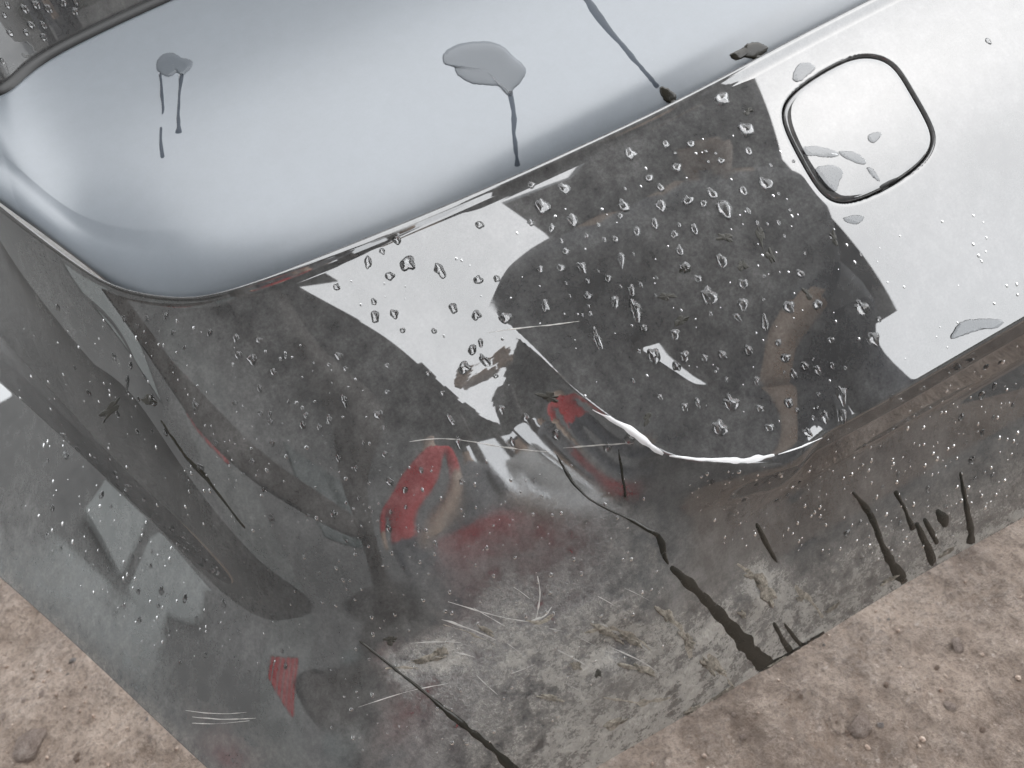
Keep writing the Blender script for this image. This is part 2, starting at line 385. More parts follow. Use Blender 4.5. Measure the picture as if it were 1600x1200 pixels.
def grit(n_):
    base = bmesh.new(); bmesh.ops.create_icosphere(base, subdivisions=1, radius=1); bv = [v.co.copy() for v in base.verts]; bf = [[v.index for v in f.verts] for f in base.faces]; base.free()
    vs, fs_ = [], []; r = random.Random(5); done = 0
    while done < n_:
        if r.random() < .5: px, py = r.uniform(-60, 420), r.uniform(880, 1260)
        else: px, py = r.uniform(800, 1660), r.uniform(790, 1260)
        d_ = ray(px, py); t_ = -CO[2]/d_[2]; p = CO+d_*t_; z = float(gheight(np.array(p[0]), np.array(p[1]))); q_ = .0006+.0032*r.random()**4; done += 1
        b0 = len(vs); sx, sy, sz = r.uniform(.7, 1.2), r.uniform(.7, 1.2), r.uniform(.5, .9)
        vs += [(p[0]+v.x*q_*sx*r.uniform(.8, 1.2), p[1]+v.y*q_*sy, z+q_*.2+v.z*q_*sz) for v in bv]; fs_ += [[b0+i for i in f] for f in bf]
    me = bpy.data.meshes.new('grit'); me.from_pydata(vs, [], fs_); return me
def mat_grit():
    t = NT('grit'); n = t.noise(170, 3, .6); t.bsdf(t.ramp(n, [(.3, (.09, .06, .045)), (.5, (.24, .17, .13)), (.70, (.42, .35, .29))]), .5); return t.m
tag(link('grit', grit(600), mat_grit(), None, False), 'loose grit and sand grains strewn over the wet earth', 'grit', kind='stuff')
put_pebble(1496, 1014, 26, 'pale oval pebble on wet earth below the rear bumper edge', None, 0)
put_pebble(1480, 1112, 20, 'chalky chipped pebble on wet earth, beside the pale oval one', None, 3)
put_pebble(1345, 1140, 44, 'broad flat pale stone sunk in the wet earth', None, 6)
put_pebble(60, 1165, 56, 'large rounded pale stone beside the side edge of the bumper', None, 0)
for k in range(18): put_pebble(random.uniform(1100, 1590), random.uniform(960, 1190) , random.uniform(5, 11), 'small pebble on the wet earth behind the rear bumper', 'pebbles behind the rear bumper', random.randrange(9)) 
for k in range(14): put_pebble(random.uniform(0, 240), random.uniform(1000, 1195), random.uniform(5, 12), 'small pebble on the earth along the bumper side', 'pebbles along the bumper side', random.randrange(9))

# ------------------------------------------------------------------ body above the tailgate: rubber seal and rear quarter panel
S = []
for a, b in ((.004, -.006), (.004, .001), (.006, .0035), (.009, .0045), (.012, .0035), (.014, .000), (.015, -.006)): S.append(GU+gd*a+gn*b)
S = np.array(S)[:, ts < 12.8]
seal = to_car(link('rubber_seal', grid_mesh('rubber_seal', S), RUBBER))
Q = []
for a, b, z in ((.0135, -.010, 0), (.0138, .000, .0), (.0141, .001, .002), (.0146, .001, .006), (.0155, .001, .014), (.019, 0, .035), (.025, .0, .075), (.033, 0, .13), (.042, 0, .18), (.055, 0, .23)):
    Q.append(GU+gd*a+gn*b+np.array([0, .0, z]))
Q = np.array(Q)
Qf = np.array([np.stack([np.interp(np.linspace(0, 9, 60), np.arange(10), Q[:, i, k]) for k in range(3)], -1) for i in range(NS)]).transpose(1, 0, 2)
qm = grid_mesh('quarter_panel', Qf); attr(qm, 'grime', np.zeros(Qf.shape[:2]))
quarter = to_car(link('quarter_panel', qm, PAINT))

# ------------------------------------------------------------------ place things on the body by casting sight lines onto it
def bvh_of(o): return BVHTree.FromPolygons([v.co.copy() for v in o.data.vertices], [tuple(p.vertices) for p in o.data.polygons])
TREES = [bvh_of(bumper), bvh_of(tailgate), bvh_of(cover), bvh_of(quarter)]
def hit(px, py):
    o = Vector(CO); d = Vector(ray(px, py)); best = None
    for t in TREES:
        loc, n, i, dist = t.ray_cast(o, d)
        if loc is not None and (best is None or dist < best[2]): best = (loc, n, dist)
    if best is None: return None
    loc, n, dist = best
    if n.dot(d) > 0: n = -n
    return loc, n, dist
DOWN = Vector((0, 0, -1))
def frame(n):
    dn = (DOWN-n*DOWN.dot(n)); dn = dn.normalized() if dn.length > .05 else n.orthogonal()
    return n.cross(dn), dn
def dome_mesh(seed, irr=.12, tall=.34, nr=5, na=18):
    r = random.Random(seed); ph = [r.uniform(0, 6.28) for _ in range(4)]; am = [irr*r.uniform(.3, 1)/(k+1)**.6 for k in range(4)]
    bm = bmesh.new(); rings = []
    for i in range(nr):
        f = math.cos(i/(nr-1)*math.pi/2) if i else 1.0
        zz = tall*(1-f**2.2) if i else 0
        ring = []
        for j in range(na):
            a = 2*math.pi*j/na
            R_ = 1+sum(am[k]*math.cos((k+2)*a+ph[k]) for k in range(4))
            y = R_*f*math.sin(a); y = y*(1.0+.18*(y > 0))
            ring.append((R_*f*math.cos(a), y, zz))
        if i == nr-1: rings.append([bm.verts.new((0, .05, tall))])
        else: rings.append([bm.verts.new(p) for p in ring])
    low = [bm.verts.new((v.co.x*1.0, v.co.y*1.0, -.25)) for v in rings[0]]
    for j in range(na):
        k = (j+1) % na
        bm.faces.new((low[j], low[k], rings[0][k], rings[0][j]))
        for i in range(nr-2): bm.faces.new((rings[i][j], rings[i][k], rings[i+1][k], rings[i+1][j]))
        bm.faces.new((rings[nr-2][j], rings[nr-2][k], rings[nr-1][0]))
    me = bpy.data.meshes.new('water_drop'); bm.to_mesh(me); bm.free()
    me.materials.append(WATER); me.polygons.foreach_set('use_smooth', np.ones(len(me.polygons), dtype=bool)); return me
ROUND = [dome_mesh(k, .14, .62, 7) for k in range(8)]; RAGGED = [dome_mesh(20+k, .20, .5, 7, 22) for k in range(12)]; SMALL = [dome_mesh(40+k, .10, .5, 4, 10) for k in range(4)]
def region_label(x, y):
    side_line = lambda a, b: (x-a[0])*(b[1]-a[1])-(y-a[1])*(b[0]-a[0])
    if x > 1215 and y < 340: return 'raindrop on the bright bumper around the towing-eye cover', 'raindrops around the towing-eye cover'
    if y > 700+max(0, (1200-x))*0-(max(0, x-1200))*.56 and x > 1040: return 'raindrop on the dark underside below the bumper crease', 'raindrops below the bumper crease'
    if side_line((0, 590), (430, 985)) < 0 and x < 560: return 'raindrop in the recessed panel low on the bumper side', 'raindrops in the side recess'
    if x < 480 or (x < 800 and y > 430+(x-490)*.6): return 'raindrop on the dark rounded corner of the bumper', 'raindrops on the bumper corner'
    if x < 860 and y < 620: return 'raindrop on the bright sky reflection beside the mirrored person', 'raindrops in the bright sky reflection'
    return 'raindrop on the upper bumper where the dark person is mirrored', 'raindrops over the mirrored person'
def drop(px, py, size, el=1.0, meshes=ROUND, name='water_drop', label=None, group=None, turn=0.0, flat=1.0, into=None):
    h = hit(px, py)
    if h is None: return None
    loc, n, dist = h; ex, ey = frame(n); r = size*.5*dist/F_PX
    if turn: c, s_ = math.cos(turn), math.sin(turn); ex, ey = ex*c+ey*s_, ey*c-ex*s_
    w = r/math.sqrt(el)
    if into is not None:
        Mx = Matrix.Translation(loc) @ Matrix((ex, ey, n)).transposed().to_4x4() @ Matrix.Diagonal((w, r*math.sqrt(el), w, 1))
        into.append((Mx, random.choice(meshes))); return None
    if label is None:
        label, group = region_label(px, py)
        adj = 'large ragged' if size >= 19 else 'long drawn-out' if el >= 1.7 else 'middling' if size >= 12.5 else 'small'
        label, group = adj+' '+label, adj+' '+group
    o = bpy.data.objects.new(name, random.choice(meshes)); COL.objects.link(o)
    Mx = Matrix((ex, ey, n)).transposed().to_4x4()
    o.matrix_world = Matrix.Translation(loc) @ Mx @ Matrix.Diagonal((w, r*math.sqrt(el), w*flat, 1))
    return tag(o, label, 'water drop', group)
BIG = [(830,289,12),(881,294,18,1.5),(847,322,24,1.3),(829,347,10),(894,343,18,1.4),(862,356,12),(1040,225,12),(1079,225,12),(1057,261,14),(1014,278,13),(1032,293,12),(974,321,18),(1032,321,18),(1074,313,16),(969,337,10),(1023,349,14,1.6),(995,361,14),(961,373,10),(944,374,8),(1053,366,12),(1085,358,14,1.5),(884,392,12),(971,405,16,1.5),(1062,391,14),(844,420,12),(876,418,14),(909,417,16),(747,437,13),(776,435,10),(687,422,18,1.4),(637,411,22),(575,409,14,1.8),(609,431,13),(597,392,9),(620,375,13),(749,351,12),(984,240,18),(1090,435,12),(950,435,12),(918,439,8),(1070,418,18),
 (1127,154,22),(1165,202,22),(1169,236,12),(1126,251,10),(1195,287,20),(1161,298,14),(1131,326,26),(1112,302,16),(1099,318,12),(1127,407,18,1.6),(1161,443,16),(526,448,10),(584,471,9),(616,490,13),(586,494,15,1.4),(629,516,8),(678,517,8),(708,481,14),(744,492,14),(789,496,18),(852,477,15,1.5),(918,462,12),(922,490,8),(961,471,16,1.4),(987,453,14),(993,484,24,1.4),(933,529,20,2.4),(1006,512,12),(1055,522,16),(1021,556,22,1.3),(1070,556,16),(1057,571,14),(738,546,14),(757,563,16,2.0),(725,574,18),(774,587,8),(751,535,10,1.6),(783,640,14),(822,653,14),(869,679,14),(800,690,10,1.8),(716,691,14,2),(704,655,12,2.5),(691,614,8),(605,612,8),(605,571,8),(669,583,8),(1090,629,12,1.8),(1070,636,14),(1031,620,10),(982,687,16),(950,698,14),(722,753,9),(633,765,9),(609,752,12),
 (1107,462,26),(1161,475,18),(1232,479,18),(1250,427,12),(1277,475,14),(1345,481,22),(1195,503,16,2),(1152,496,12,1.6),(1169,546,14),(1129,554,14),(1364,529,20),(1298,531,10),(1315,617,22,1.5),(1317,649,16),(1288,651,16,1.4),(1124,668,24),(1101,559,12),(1141,629,24),(1257,571,12),(1277,578,12,1.6),(1300,571,9),(1227,559,14),(1240,584,12),(1182,595,12),(1202,668,14),(1187,638,12),(1261,676,14),(1232,629,14),(1394,621,10),(1216,535,10),(1534,617,12),(1519,719,12),(1502,651,10),(1450,764,10),(1324,833,12),
 (259,493,9),(214,509,8),(270,519,8),(369,528,12),(394,561,15),(193,497,8),(405,531,10),(328,519,9),(139,614,9),(238,625,16),(199,597,14,3),(204,571,10),(178,557,10),(407,646,8),(422,659,9),(425,692,9),(478,649,9),(499,667,9),(529,556,12),(538,625,12,2),(591,647,14),(540,576,8),(313,730,12),(159,773,10),(82,794,9),(103,711,12),(90,480,9),(1544,64,8)]
for b in BIG:
    drop(b[0], b[1], b[2]*1.05, b[3] if len(b) > 3 else random.uniform(.9, 1.25), RAGGED if (b[2] >= 16 or random.random() < .35) else ROUND, turn=random.uniform(-.4, .4))
def scatter(poly, n, lo, hi, mind=14, **kw):
    xs = [p[0] for p in poly]; ys = [p[1] for p in poly]; done = []; tries = 0
    while len(done) < n and tries < n*60:
        tries += 1; x, y = random.uniform(min(xs), max(xs)), random.uniform(min(ys), max(ys)); ins = False
        for (x1, y1), (x2, y2) in zip(poly, poly[1:]+poly[:1]):
            if (y1 > y) != (y2 > y) and x < (x2-x1)*(y-y1)/(y2-y1)+x1: ins = not ins
        if not ins or any((x-a)**2+(y-b)**2 < mind*mind for a, b in done): continue
        if any((x-b[0])**2+(y-b[1])**2 < (b[2]*.7+5)**2 for b in BIG): continue
        done.append((x, y)); drop(x, y, lo+(hi-lo)*random.random()**2.2, random.uniform(.9, 1.5), kw.get('meshes', SMALL), **{k: v for k, v in kw.items() if k != 'meshes'})
scatter([(860,330),(1180,150),(1330,350),(1420,560),(1200,700),(1000,640),(860,440)], 46, 5, 9)
scatter([(40,470),(300,500),(560,560),(760,850),(620,980),(300,720),(120,640)], 46, 6, 13, 20)
scatter([(20,640),(280,880),(560,1080),(300,1060),(60,830)], 24, 6, 13, 20)
scatter([(1080,740),(1280,720),(1590,540),(1590,720),(1420,830),(1150,830)], 26, 7, 11, 18)
fine = []
scatter([(1060,730),(1280,720),(1590,540),(1590,780),(1420,880),(1120,850)], 240, 2.2, 7, 6, into=fine)
scatter([(540,800),(700,700),(1000,740),(1060,1000),(800,1180),(500,1180)], 210, 2, 7, 7, into=fine)
scatter([(20,480),(300,500),(560,560),(700,850),(540,1050),(250,1040),(20,820)], 300, 2, 6.5, 7, into=fine)
scatter([(830,340),(1180,150),(1330,350),(1590,330),(1590,500),(1440,580),(1200,700),(980,640),(700,600),(520,440)], 120, 2, 5, 8, into=fine)
vs, fs_ = [], []
for Mx, me in fine:
    b0 = len(vs); vs += [tuple(Mx @ v.co) for v in me.vertices]; fs_ += [tuple(b0+i for i in p.vertices) for p in me.polygons]
fm = bpy.data.meshes.new('fine_droplets'); fm.from_pydata(vs, [], fs_)
tag(link('fine_droplets', fm, WATER), 'fine mist of tiny water droplets over the whole wet bumper', 'droplets', kind='stuff')
QL = dict(label='clear raindrop on the dark panel above the tailgate seal', group='raindrops on the panel above the tailgate')
scatter([(0,0),(140,0),(90,60),(0,110)], 14, 7, 12, 14, **QL)

# flat patches of water and running drips
def ribbon(name, pts, widths, mat, lift=.0006, n=None, edge=-.0004, seg=6, jit=.22, wob=1.2):
    """a low domed band that follows the body along sight-line points"""
    p = np.array(pts, float); w = np.array(widths, float)
    n = n or max(8, int(np.linalg.norm(np.diff(p, axis=0), axis=1).sum()/5))
    t = np.linspace(0, len(p)-1, n)
    c = bspline(p, t) if len(p) > 2 else np.stack([np.interp(t, range(len(p)), p[:, k]) for k in (0, 1)], -1)
    if len(p) > 2: c[0], c[-1] = p[0], p[-1]
    ww = np.interp(t/(len(p)-1), np.linspace(0, 1, len(w)), w); d = np.gradient(c, axis=0); d /= np.linalg.norm(d, axis=1, keepdims=True)+1e-9
    sd = np.stack([-d[:, 1], d[:, 0]], -1); P = []
    rs = np.random.RandomState(int(abs(p.sum())) % 9999); sm = lambda a: np.convolve(a, [.25, .5, .25], 'same')
    ww = ww*(1+jit*2*sm(rs.uniform(-1, 1, n))); c = c+sd*(sm(sm(rs.uniform(-1, 1, n)))*wob*np.minimum(1, ww/6))[:, None]
    for i in range(n):
        row = []
        for k in range(seg+1):
            u = k/seg*2-1; q_ = c[i]+sd[i]*u*ww[i]/2; h = hit(*q_)
            for back in range(1, 12):
                if h is None: h = hit(*(q_+(np.array([1040., 860.])-q_)*.02*back))
            if h is None: break
            loc, nn, dist = h; f = 1-u*u
            row.append(loc+nn*(edge+(lift-edge)*f*(1 if 0 < i < n-1 else 0)))
        if len(row) == seg+1: P.append([tuple(v) for v in row])
    me = grid_mesh(name, np.array(P)); return link(name, me, mat)
def patch(name, outline, mat, lift=.0008):
    """a flat film of water inside a closed outline"""
    o_ = np.array(outline, float); m_ = len(o_); t = np.linspace(0, m_, m_*7, endpoint=False); k = np.floor(t).astype(int); u = (t-k)[:, None]
    g = lambda q_: o_[(k+q_) % m_]
    c = .5*(2*g(0)+(g(1)-g(-1))*u+(2*g(-1)-5*g(0)+4*g(1)-g(2))*u**2+(3*g(0)-g(-1)-3*g(1)+g(2))*u**3)
    c = c+np.random.RandomState(int(c.sum()) % 999).uniform(-.7, .7, c.shape); m = c.mean(0); P = []
    for f, z in ((1.0, -.0004), (.985, .25), (.95, .6), (.88, .85), (.7, 1), (.4, 1.05), (.02, 1.05)):
        row = []
        for q_ in np.vstack([c, c[:1]]):
            e_ = m+(q_-m)*f; h = hit(*e_); bk = 0
            while h is None: bk += 1; h = hit(*(e_+(np.array([1040., 860.])-e_)*.015*bk))
            loc, nn, _ = h
            row.append(tuple(loc+nn*(z if z < 0 else z*lift)))
        P.append(row)
    return link(name, grid_mesh(name, np.array(P)), mat)
def mat_dirty():
    t = NT('dirty_water'); n = t.noise(120, 5, .6)
    t.bsdf(t.mix(n, (.010, .010, .008), (.030, .027, .021)), t.ramp(t.noise(160, 4, .6), [(.4, .04), (.65, .3)]), **{'IOR': 1.4}); return t.m
DIRTY = mat_dirty()
def mat_film(name, tint, ior=1.33):
    t = NT(name); tr = t.n('BsdfTransparent'); tr.inputs[0].default_value = tint; gl_ = t.n('BsdfGlossy'); gl_.inputs['Roughness'].default_value = .01
    fr = t.n('Fresnel'); fr.inputs['IOR'].default_value = ior; mx = t.n('MixShader')
    t.l(fr.outputs[0], mx.inputs[0]); t.l(tr.outputs[0], mx.inputs[1]); t.l(gl_.outputs[0], mx.inputs[2]); t.l(mx.outputs[0], t.out.inputs['Surface']); return t.m
FILM = mat_film('water_film', (.78, .79, .80, 1)); DRIP = mat_film('drip_water', (.45, .47, .50, 1), 1.12)
P1 = patch('water_film', [(692,84),(712,70),(745,64),(778,68),(803,88),(822,108),(815,128),(803,140),(800,150),(792,148),(782,136),(758,133),(735,130),(715,118),(708,104),(694,100)], FILM)
tag(P1, 'broad flat film of water on the tailgate with one long drip', 'water film')
R1 = ribbon('water_drip', [(797,140),(800,160),(804,185),(802,205),(805,225),(808,245),(809,262)], [12,9,11,7,10,6,12], DRIP, .0007)
tag(R1, 'long drip running down the tailgate from the broad water film', 'water drip')
P2 = patch('water_film', [(246,94),(256,84),(272,83),(284,90),(300,95),(299,106),(286,117),(276,114),(264,120),(250,114),(244,106)], FILM)
tag(P2, 'small film of water on the tailgate with two drips below', 'water film')
R2 = ribbon('water_drip', [(249,112),(252,130),(253,150),(255,168),(253,180)], [7,5,9,9,3], DRIP, .0007)
tag(R2, 'thin broken drip below the small water film on the tailgate, upper piece', 'water drip')
R3 = ribbon('water_drip', [(251,196),(251,212),(252,228),(255,250)], [4,7,7,10], DRIP, .0007)
tag(R3, 'short lower piece of the broken drip on the tailgate', 'water drip')
R4 = ribbon('water_drip', [(284,112),(281,135),(279,155),(278,180),(279,198),(280,210)], [9,7,8,5,9,12], DRIP, .0007)
tag(R4, 'drip ending in a fat bead below the small water film', 'water drip')
R5 = ribbon('water_drip', [(905,-20),(940,35),(985,85),(1010,115),(1030,138)], [16,15,12,10,9], DRIP, .0003)
tag(R5, 'straight water track slanting down the tailgate to the bumper gap', 'water drip')
P3 = patch('water_film', [(1031,136),(1044,138),(1056,148),(1054,158),(1042,160),(1034,150)], DIRTY)
tag(P3, 'dark wet blot at the end of the slanting water track', 'water film')
P4 = patch('water_film', [(1140,86),(1158,76),(1168,68),(1186,66),(1200,74),(1194,84),(1180,92),(1166,90),(1150,94)], DIRTY)
tag(P4, 'dark wet blot on the rolled tailgate edge beside the towing-eye cover', 'water film')
for pl, lb in (([(1252,232),(1272,228),(1300,234),(1312,242),(1300,246),(1275,244),(1258,242)], 'wide pale water smear on the towing-eye cover'),
               ([(1312,236),(1335,238),(1352,250),(1350,258),(1332,252),(1316,244)], 'curved water smear in the middle of the towing-eye cover'),
               ([(1276,262),(1300,258),(1317,268),(1312,284),(1304,300),(1288,292),(1278,278)], 'largest ragged water patch in the lower corner of the towing-eye cover'),
               ([(1356,212),(1370,206),(1377,210),(1368,222),(1360,222)], 'small lone water patch on the towing-eye cover'),
               ([(1354,262),(1364,264),(1374,282),(1368,280),(1360,272)], 'thin water sliver at the cover edge'),
               ([(1238,122),(1246,102),(1262,98),(1274,106),(1262,118),(1248,128)], 'water patch on the bumper just above the towing-eye cover'),
               ([(1318,340),(1338,336),(1350,340),(1340,350),(1324,348)], 'water patch on the bumper just below the towing-eye cover'),
               ([(1484,528),(1500,504),(1530,498),(1566,500),(1560,512),(1530,516),(1500,526)], 'long ragged water patch on the bumper crease right of the dent')):
    tag(patch('water_film', pl, FILM, .0007), lb, 'water film')
for pts, w, lb in (([(868,708),(890,750),(920,782),(960,800),(1000,820),(1030,838)], [3,7,5,4,7,8], 'dark crooked water run under the folded crease'),
                   ([(1026,832),(1036,850),(1034,866),(1046,884)], [8,15,13,4], 'dark fat bead hanging in the long water run'),
                   ([(1046,884),(1080,915),(1120,955),(1160,1000),(1186,1030),(1200,1044)], [12,20,24,30,36,40], 'widest dark water run ending at the muddy bottom edge'),
                   ([(1200,1040),(1240,1022),(1270,1006),(1304,994)], [10,14,10,4], 'dark water collecting along the muddy bottom edge'),
                   ([(1208,970),(1222,1000),(1240,1026)], [6,10,12], 'short dark drip beside the widest water run'),
                   ([(1224,972),(1240,996),(1256,1012)], [4,7,9], 'thinnest dark drip beside the widest water run'),
                   ([(1330,768),(1352,790),(1368,820),(1380,860),(1400,890),(1416,914)], [5,12,12,14,22,20], 'dark branching water run down the lower bumper'),
                   ([(1398,765),(1408,785),(1420,810),(1428,830)], [10,7,8,15], 'thin dark water run above the finger drips'),
                   ([(1430,815),(1446,845),(1460,886)], [10,14,15], 'dark finger-shaped drip, longest of its row'),
                   ([(1442,808),(1456,830),(1466,852)], [9,14,12], 'dark finger-shaped drip between its neighbours'),
                   ([(1462,795),(1474,808),(1478,826)], [10,20,12], 'broad short finger-shaped drip'),
                   ([(1500,735),(1506,770),(1512,800),(1518,830),(1516,852)], [6,9,11,15,17], 'dark water run nearest the clean end of the bumper'),
                   ([(1180,815),(1196,845),(1206,866),(1216,880)], [5,14,12,5], 'short dark drop run under the crease'),
                   ([(560,1000),(610,1040),(660,1078),(710,1122),(760,1160),(800,1200),(830,1230)], [4,5,7,14,12,18,20], 'long dark water run down the bumper corner'),
                   ([(250,655),(270,685),(290,715),(312,735),(345,775),(385,828)], [3,5,5,9,6,4], 'thin broken water run down the bumper side'),
                   ([(966,700),(972,740),(978,780)], [3,5,6], 'hairline water run below the crease bend')):
    tag(ribbon('water_run', pts, w, DIRTY, .0007), lb, 'water run')

# notch for prying the cover off
to_bumper(ribbon('pry_notch', [(1376,295),(1390,287),(1404,280)], [6,9,6], RUBBER, .0004, edge=.0001, seg=4))
# scratches of the crash
def mat_scratch():
    t = NT('scratch'); t.bsdf(t.mix(t.noise(200, 4, .6), (.16, .155, .145), (.55, .53, .5)), .6); return t.m
SCR = mat_scratch()
for pts, w in (([(762,520),(810,512),(860,508),(905,502)], 2.5),([(640,690),(690,683),(740,690),(800,702),(860,706)], 2.5),([(880,700),(930,696),(990,692)], 2.2),
               ([(690,968),(730,980),(775,1000)], 3),([(640,1005),(700,1002),(720,1004)], 2.2),([(700,940),(780,965),(830,972)], 2),([(830,970),(850,966),(862,948)], 3),
               ([(950,1010),(1000,1030),(1030,1052)], 2),([(840,900),(846,930),(838,965)], 3),([(300,1120),(350,1125),(400,1122)], 2),([(290,1110),(345,1117),(385,1113)], 1.6),([(300,1130),(340,1132),(390,1126)], 1.6),
               ([(560,1105),(640,1078),(700,1068)], 1.6),([(940,975),(985,1000),(1010,1015)], 4),([(740,950),(800,985)], 1.5),([(870,1015),(900,1030),(918,1042)], 2)):
    to_bumper(ribbon('scratch', pts, [w*.3, w*.9, w*.5, w*.8, w*.2], SCR, .0002, edge=.00003, seg=2, jit=.45, wob=2.0))

for k in range(14):
    x, y = random.uniform(640, 1040), random.uniform(905, 1070); L2 = random.uniform(12, 46); a = random.gauss(.45, .35)
    p2 = [(x, y), (x+L2*.5*math.cos(a), y+L2*.5*math.sin(a)+random.uniform(-2, 2)), (x+L2*math.cos(a), y+L2*math.sin(a))]
    w = random.uniform(.9, 2.6)
    to_bumper(ribbon('scratch', p2, [w*.3, w, w*.6, w*.2], SCR, .0002, edge=.00003, seg=2, jit=.45, wob=1.5))
def mat_mud():
    t = NT('drying_mud'); n = t.noise(260, 8, .75); t.bsdf(t.mix(t.ramp(n, [(.35, 0), (.65, 1)]), (.12, .105, .085), (.42, .375, .31)), .85, t.bump(n, 1.0, .004)); return t.m
MUD = mat_mud()
DIRTSPOT = mat_simple('dark_dirt', (.035, .033, .026), .55)
def ragged(cx, cy, rx, ry, turn, seed, n=22):
    r = random.Random(seed); c, s_ = math.cos(turn), math.sin(turn); o = []
    hm = [(q_, r.uniform(0, 6.28), r.uniform(.1, .3)/q_**.35) for q_ in (2, 3, 4, 5, 7)]
    for k in range(n):
        a = 2*math.pi*k/n; f = max(.35, .8+sum(A_*math.cos(q_*a+p_) for q_, p_, A_ in hm)); x, y = rx*f*math.cos(a), ry*f*math.sin(a); o.append((cx+x*c-y*s_, cy+x*s_+y*c))
    return o
for k, (cx, cy, rx, ry, tn) in enumerate([(1196,922,30,15,.9),(1176,900,12,7,.3),(948,988,26,8,.5),(985,1000,26,5,.6),(690,1018,12,9,.2),(668,1030,30,6,-.2),(1075,1000,16,10,.6),(1130,1085,26,5,-.55),(1215,1042,22,4,-.55),(1080,1110,18,5,-.55),(900,1040,12,6,.3),(1160,960,9,5,1.0),(1250,935,8,4,.2),(1040,960,20,9,.8),(1000,1045,30,8,.3),(860,1090,20,6,.2),(1110,1040,24,10,.7),(960,1130,26,7,-.4),(1300,950,14,4,-.5),(760,985,16,5,.4),(1390,905,16,4,-.5),(1480,862,14,4,-.5)]):
    to_bumper(patch('mud_patch', ragged(cx, cy, rx, ry, tn, k), MUD, .0009))
for k, (cx, cy, rx, ry, tn) in enumerate([(1133,371,18,7,.1),(1041,463,15,7,.1),(1064,501,13,9,-.5),(1011,654,7,11,.4),(858,620,18,10,.2),(1188,368,6,20,-.3),(1204,400,6,16,-.3),(1160,415,8,12,.2),(1070,420,11,8,-.4),(1169,174,9,6,-.3),(1303,372,5,14,-.4),(1262,460,6,12,-.6),(172,640,9,26,.8),(232,625,14,8,.3),(610,1000,13,7,.2),(935,1052,7,7,0)]):
    to_bumper(patch('dirt_spot', ragged(cx, cy, rx, ry, tn, 50+k, 16), DIRTSPOT, .0003))
for pts, w in (([(640,1036),(668,1030),(696,1016)], [3,10,7]), ([(912,990),(945,978),(985,990),(1020,1018)], [4,12,9,3]), ([(1150,880),(1185,905),(1205,945)], [5,14,8]), ([(820,968),(846,976),(866,958)], [3,6,4]),
               ([(1040,960),(1070,985),(1080,1030)], [5,14,9]), ([(1105,1020),(1130,1050),(1150,1080)], [6,12,6]), ([(940,1090),(1000,1100),(1050,1090)], [3,12,5]), ([(690,975),(740,990),(775,1008)], [2,6,3]), ([(1240,915),(1265,935),(1290,965)], [4,12,6]), ([(600,1046),(630,1042),(655,1044)], [2,5,2])):
    to_bumper(ribbon('mud_smear', pts, w, MUD, .0002, edge=-.0001, seg=4, jit=.6, wob=4.0))
def mat_crease_line():
    t = NT('crease_white'); t.bsdf(t.mix(t.noise(150, 4, .6), (.6, .6, .6), (.85, .85, .85)), .3); return t.m
CREASE_WHITE = mat_crease_line()  # near-white broken line along the folded crease
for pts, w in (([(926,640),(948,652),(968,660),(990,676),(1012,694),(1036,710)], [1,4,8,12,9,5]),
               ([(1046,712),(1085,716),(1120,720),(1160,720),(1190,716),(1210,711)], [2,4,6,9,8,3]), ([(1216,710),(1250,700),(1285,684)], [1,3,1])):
    to_bumper(ribbon('crease_line', pts, w, CREASE_WHITE, .0003, edge=.00004, seg=4, jit=.32, wob=2.0))

# ------------------------------------------------------------------ what stands around the car and shows mirrored in the paint
def box(name, lo, hi, mat, parent=None):
    bm = bmesh.new(); bmesh.ops.create_cube(bm, size=1)
    for v in bm.verts: v.co = Vector([lo[k]+(v.co[k]+.5)*(hi[k]-lo[k]) for k in range(3)])
    bmesh.ops.bevel(bm, geom=bm.edges[:], offset=min(.01, .2*min(hi[k]-lo[k] for k in range(3))), segments=1, affect='EDGES')
    me = bpy.data.meshes.new(name); bm.to_mesh(me); bm.free(); return link(name, me, mat, parent, False)
WALL = mat_simple('grey_plaster', (.26, .26, .255), .9)
WOOD = mat_simple('dark_timber', (.05, .04, .032), .8)
TIN = mat_simple('dull_roof_sheet', (.09, .085, .08), .6)
GLASSY = mat_simple('green_grey_glass', (.10, .13, .125), .1)
LIGHTW = mat_simple('pale_door_paint', (.28, .29, .28), .7)
house = empty('veranda_house', (-2.2, -1, 0))
tag(house, 'dark house with a deep veranda roof mirrored in the bumper corner', 'house')
def hp(o): o.parent = house; o.matrix_parent_inverse = Matrix.Translation((2.2, 1, 0)); return o
hp(box('wall', (-2.45, -6.5, -.1), (-2.2, 2.35, 3.3), WALL))
for k in range(26):                                     # ragged roof sheets
    y0 = -6.5+k*.345; e = -.66+random.uniform(-.05, .05)+(.22 if y0 > -.75 else 0)
    hp(box('roof_sheet', (-2.6, y0+.002, 3.16+.006*(k % 2)), (e, y0+.352, 3.19+.006*(k % 2)), TIN))
for y in (-5.2, -2.9, -.6): hp(box('post', (-.92, y-.06, -.05), (-.80, y+.06, 3.16), WOOD))
PALEG = mat_simple('pale_green_shutter', (.50, .53, .52), .5)
hp(box('blocker_board', (-.90, -.53, .79), (-.84, 1.62, .98), WOOD)); hp(box('post', (-.92, 1.62, -.05), (-.80, 1.74, 3.16), WOOD))  # board and end post added to hide the cloth's reflection from the upper side
hp(box('window', (-2.215, -2.2, 1.0), (-2.17, -1.1, 2.1), GLASSY)); hp(box('shutter', (-2.215, 1.05, .62), (-2.16, 1.34, 1.6), PALEG)); hp(box('shutter', (-2.215, 1.40, .62), (-2.16, 1.72, 1.6), PALEG)); hp(box('door', (-2.215, -.4, .0), (-2.17, .5, 2.1), LIGHTW))
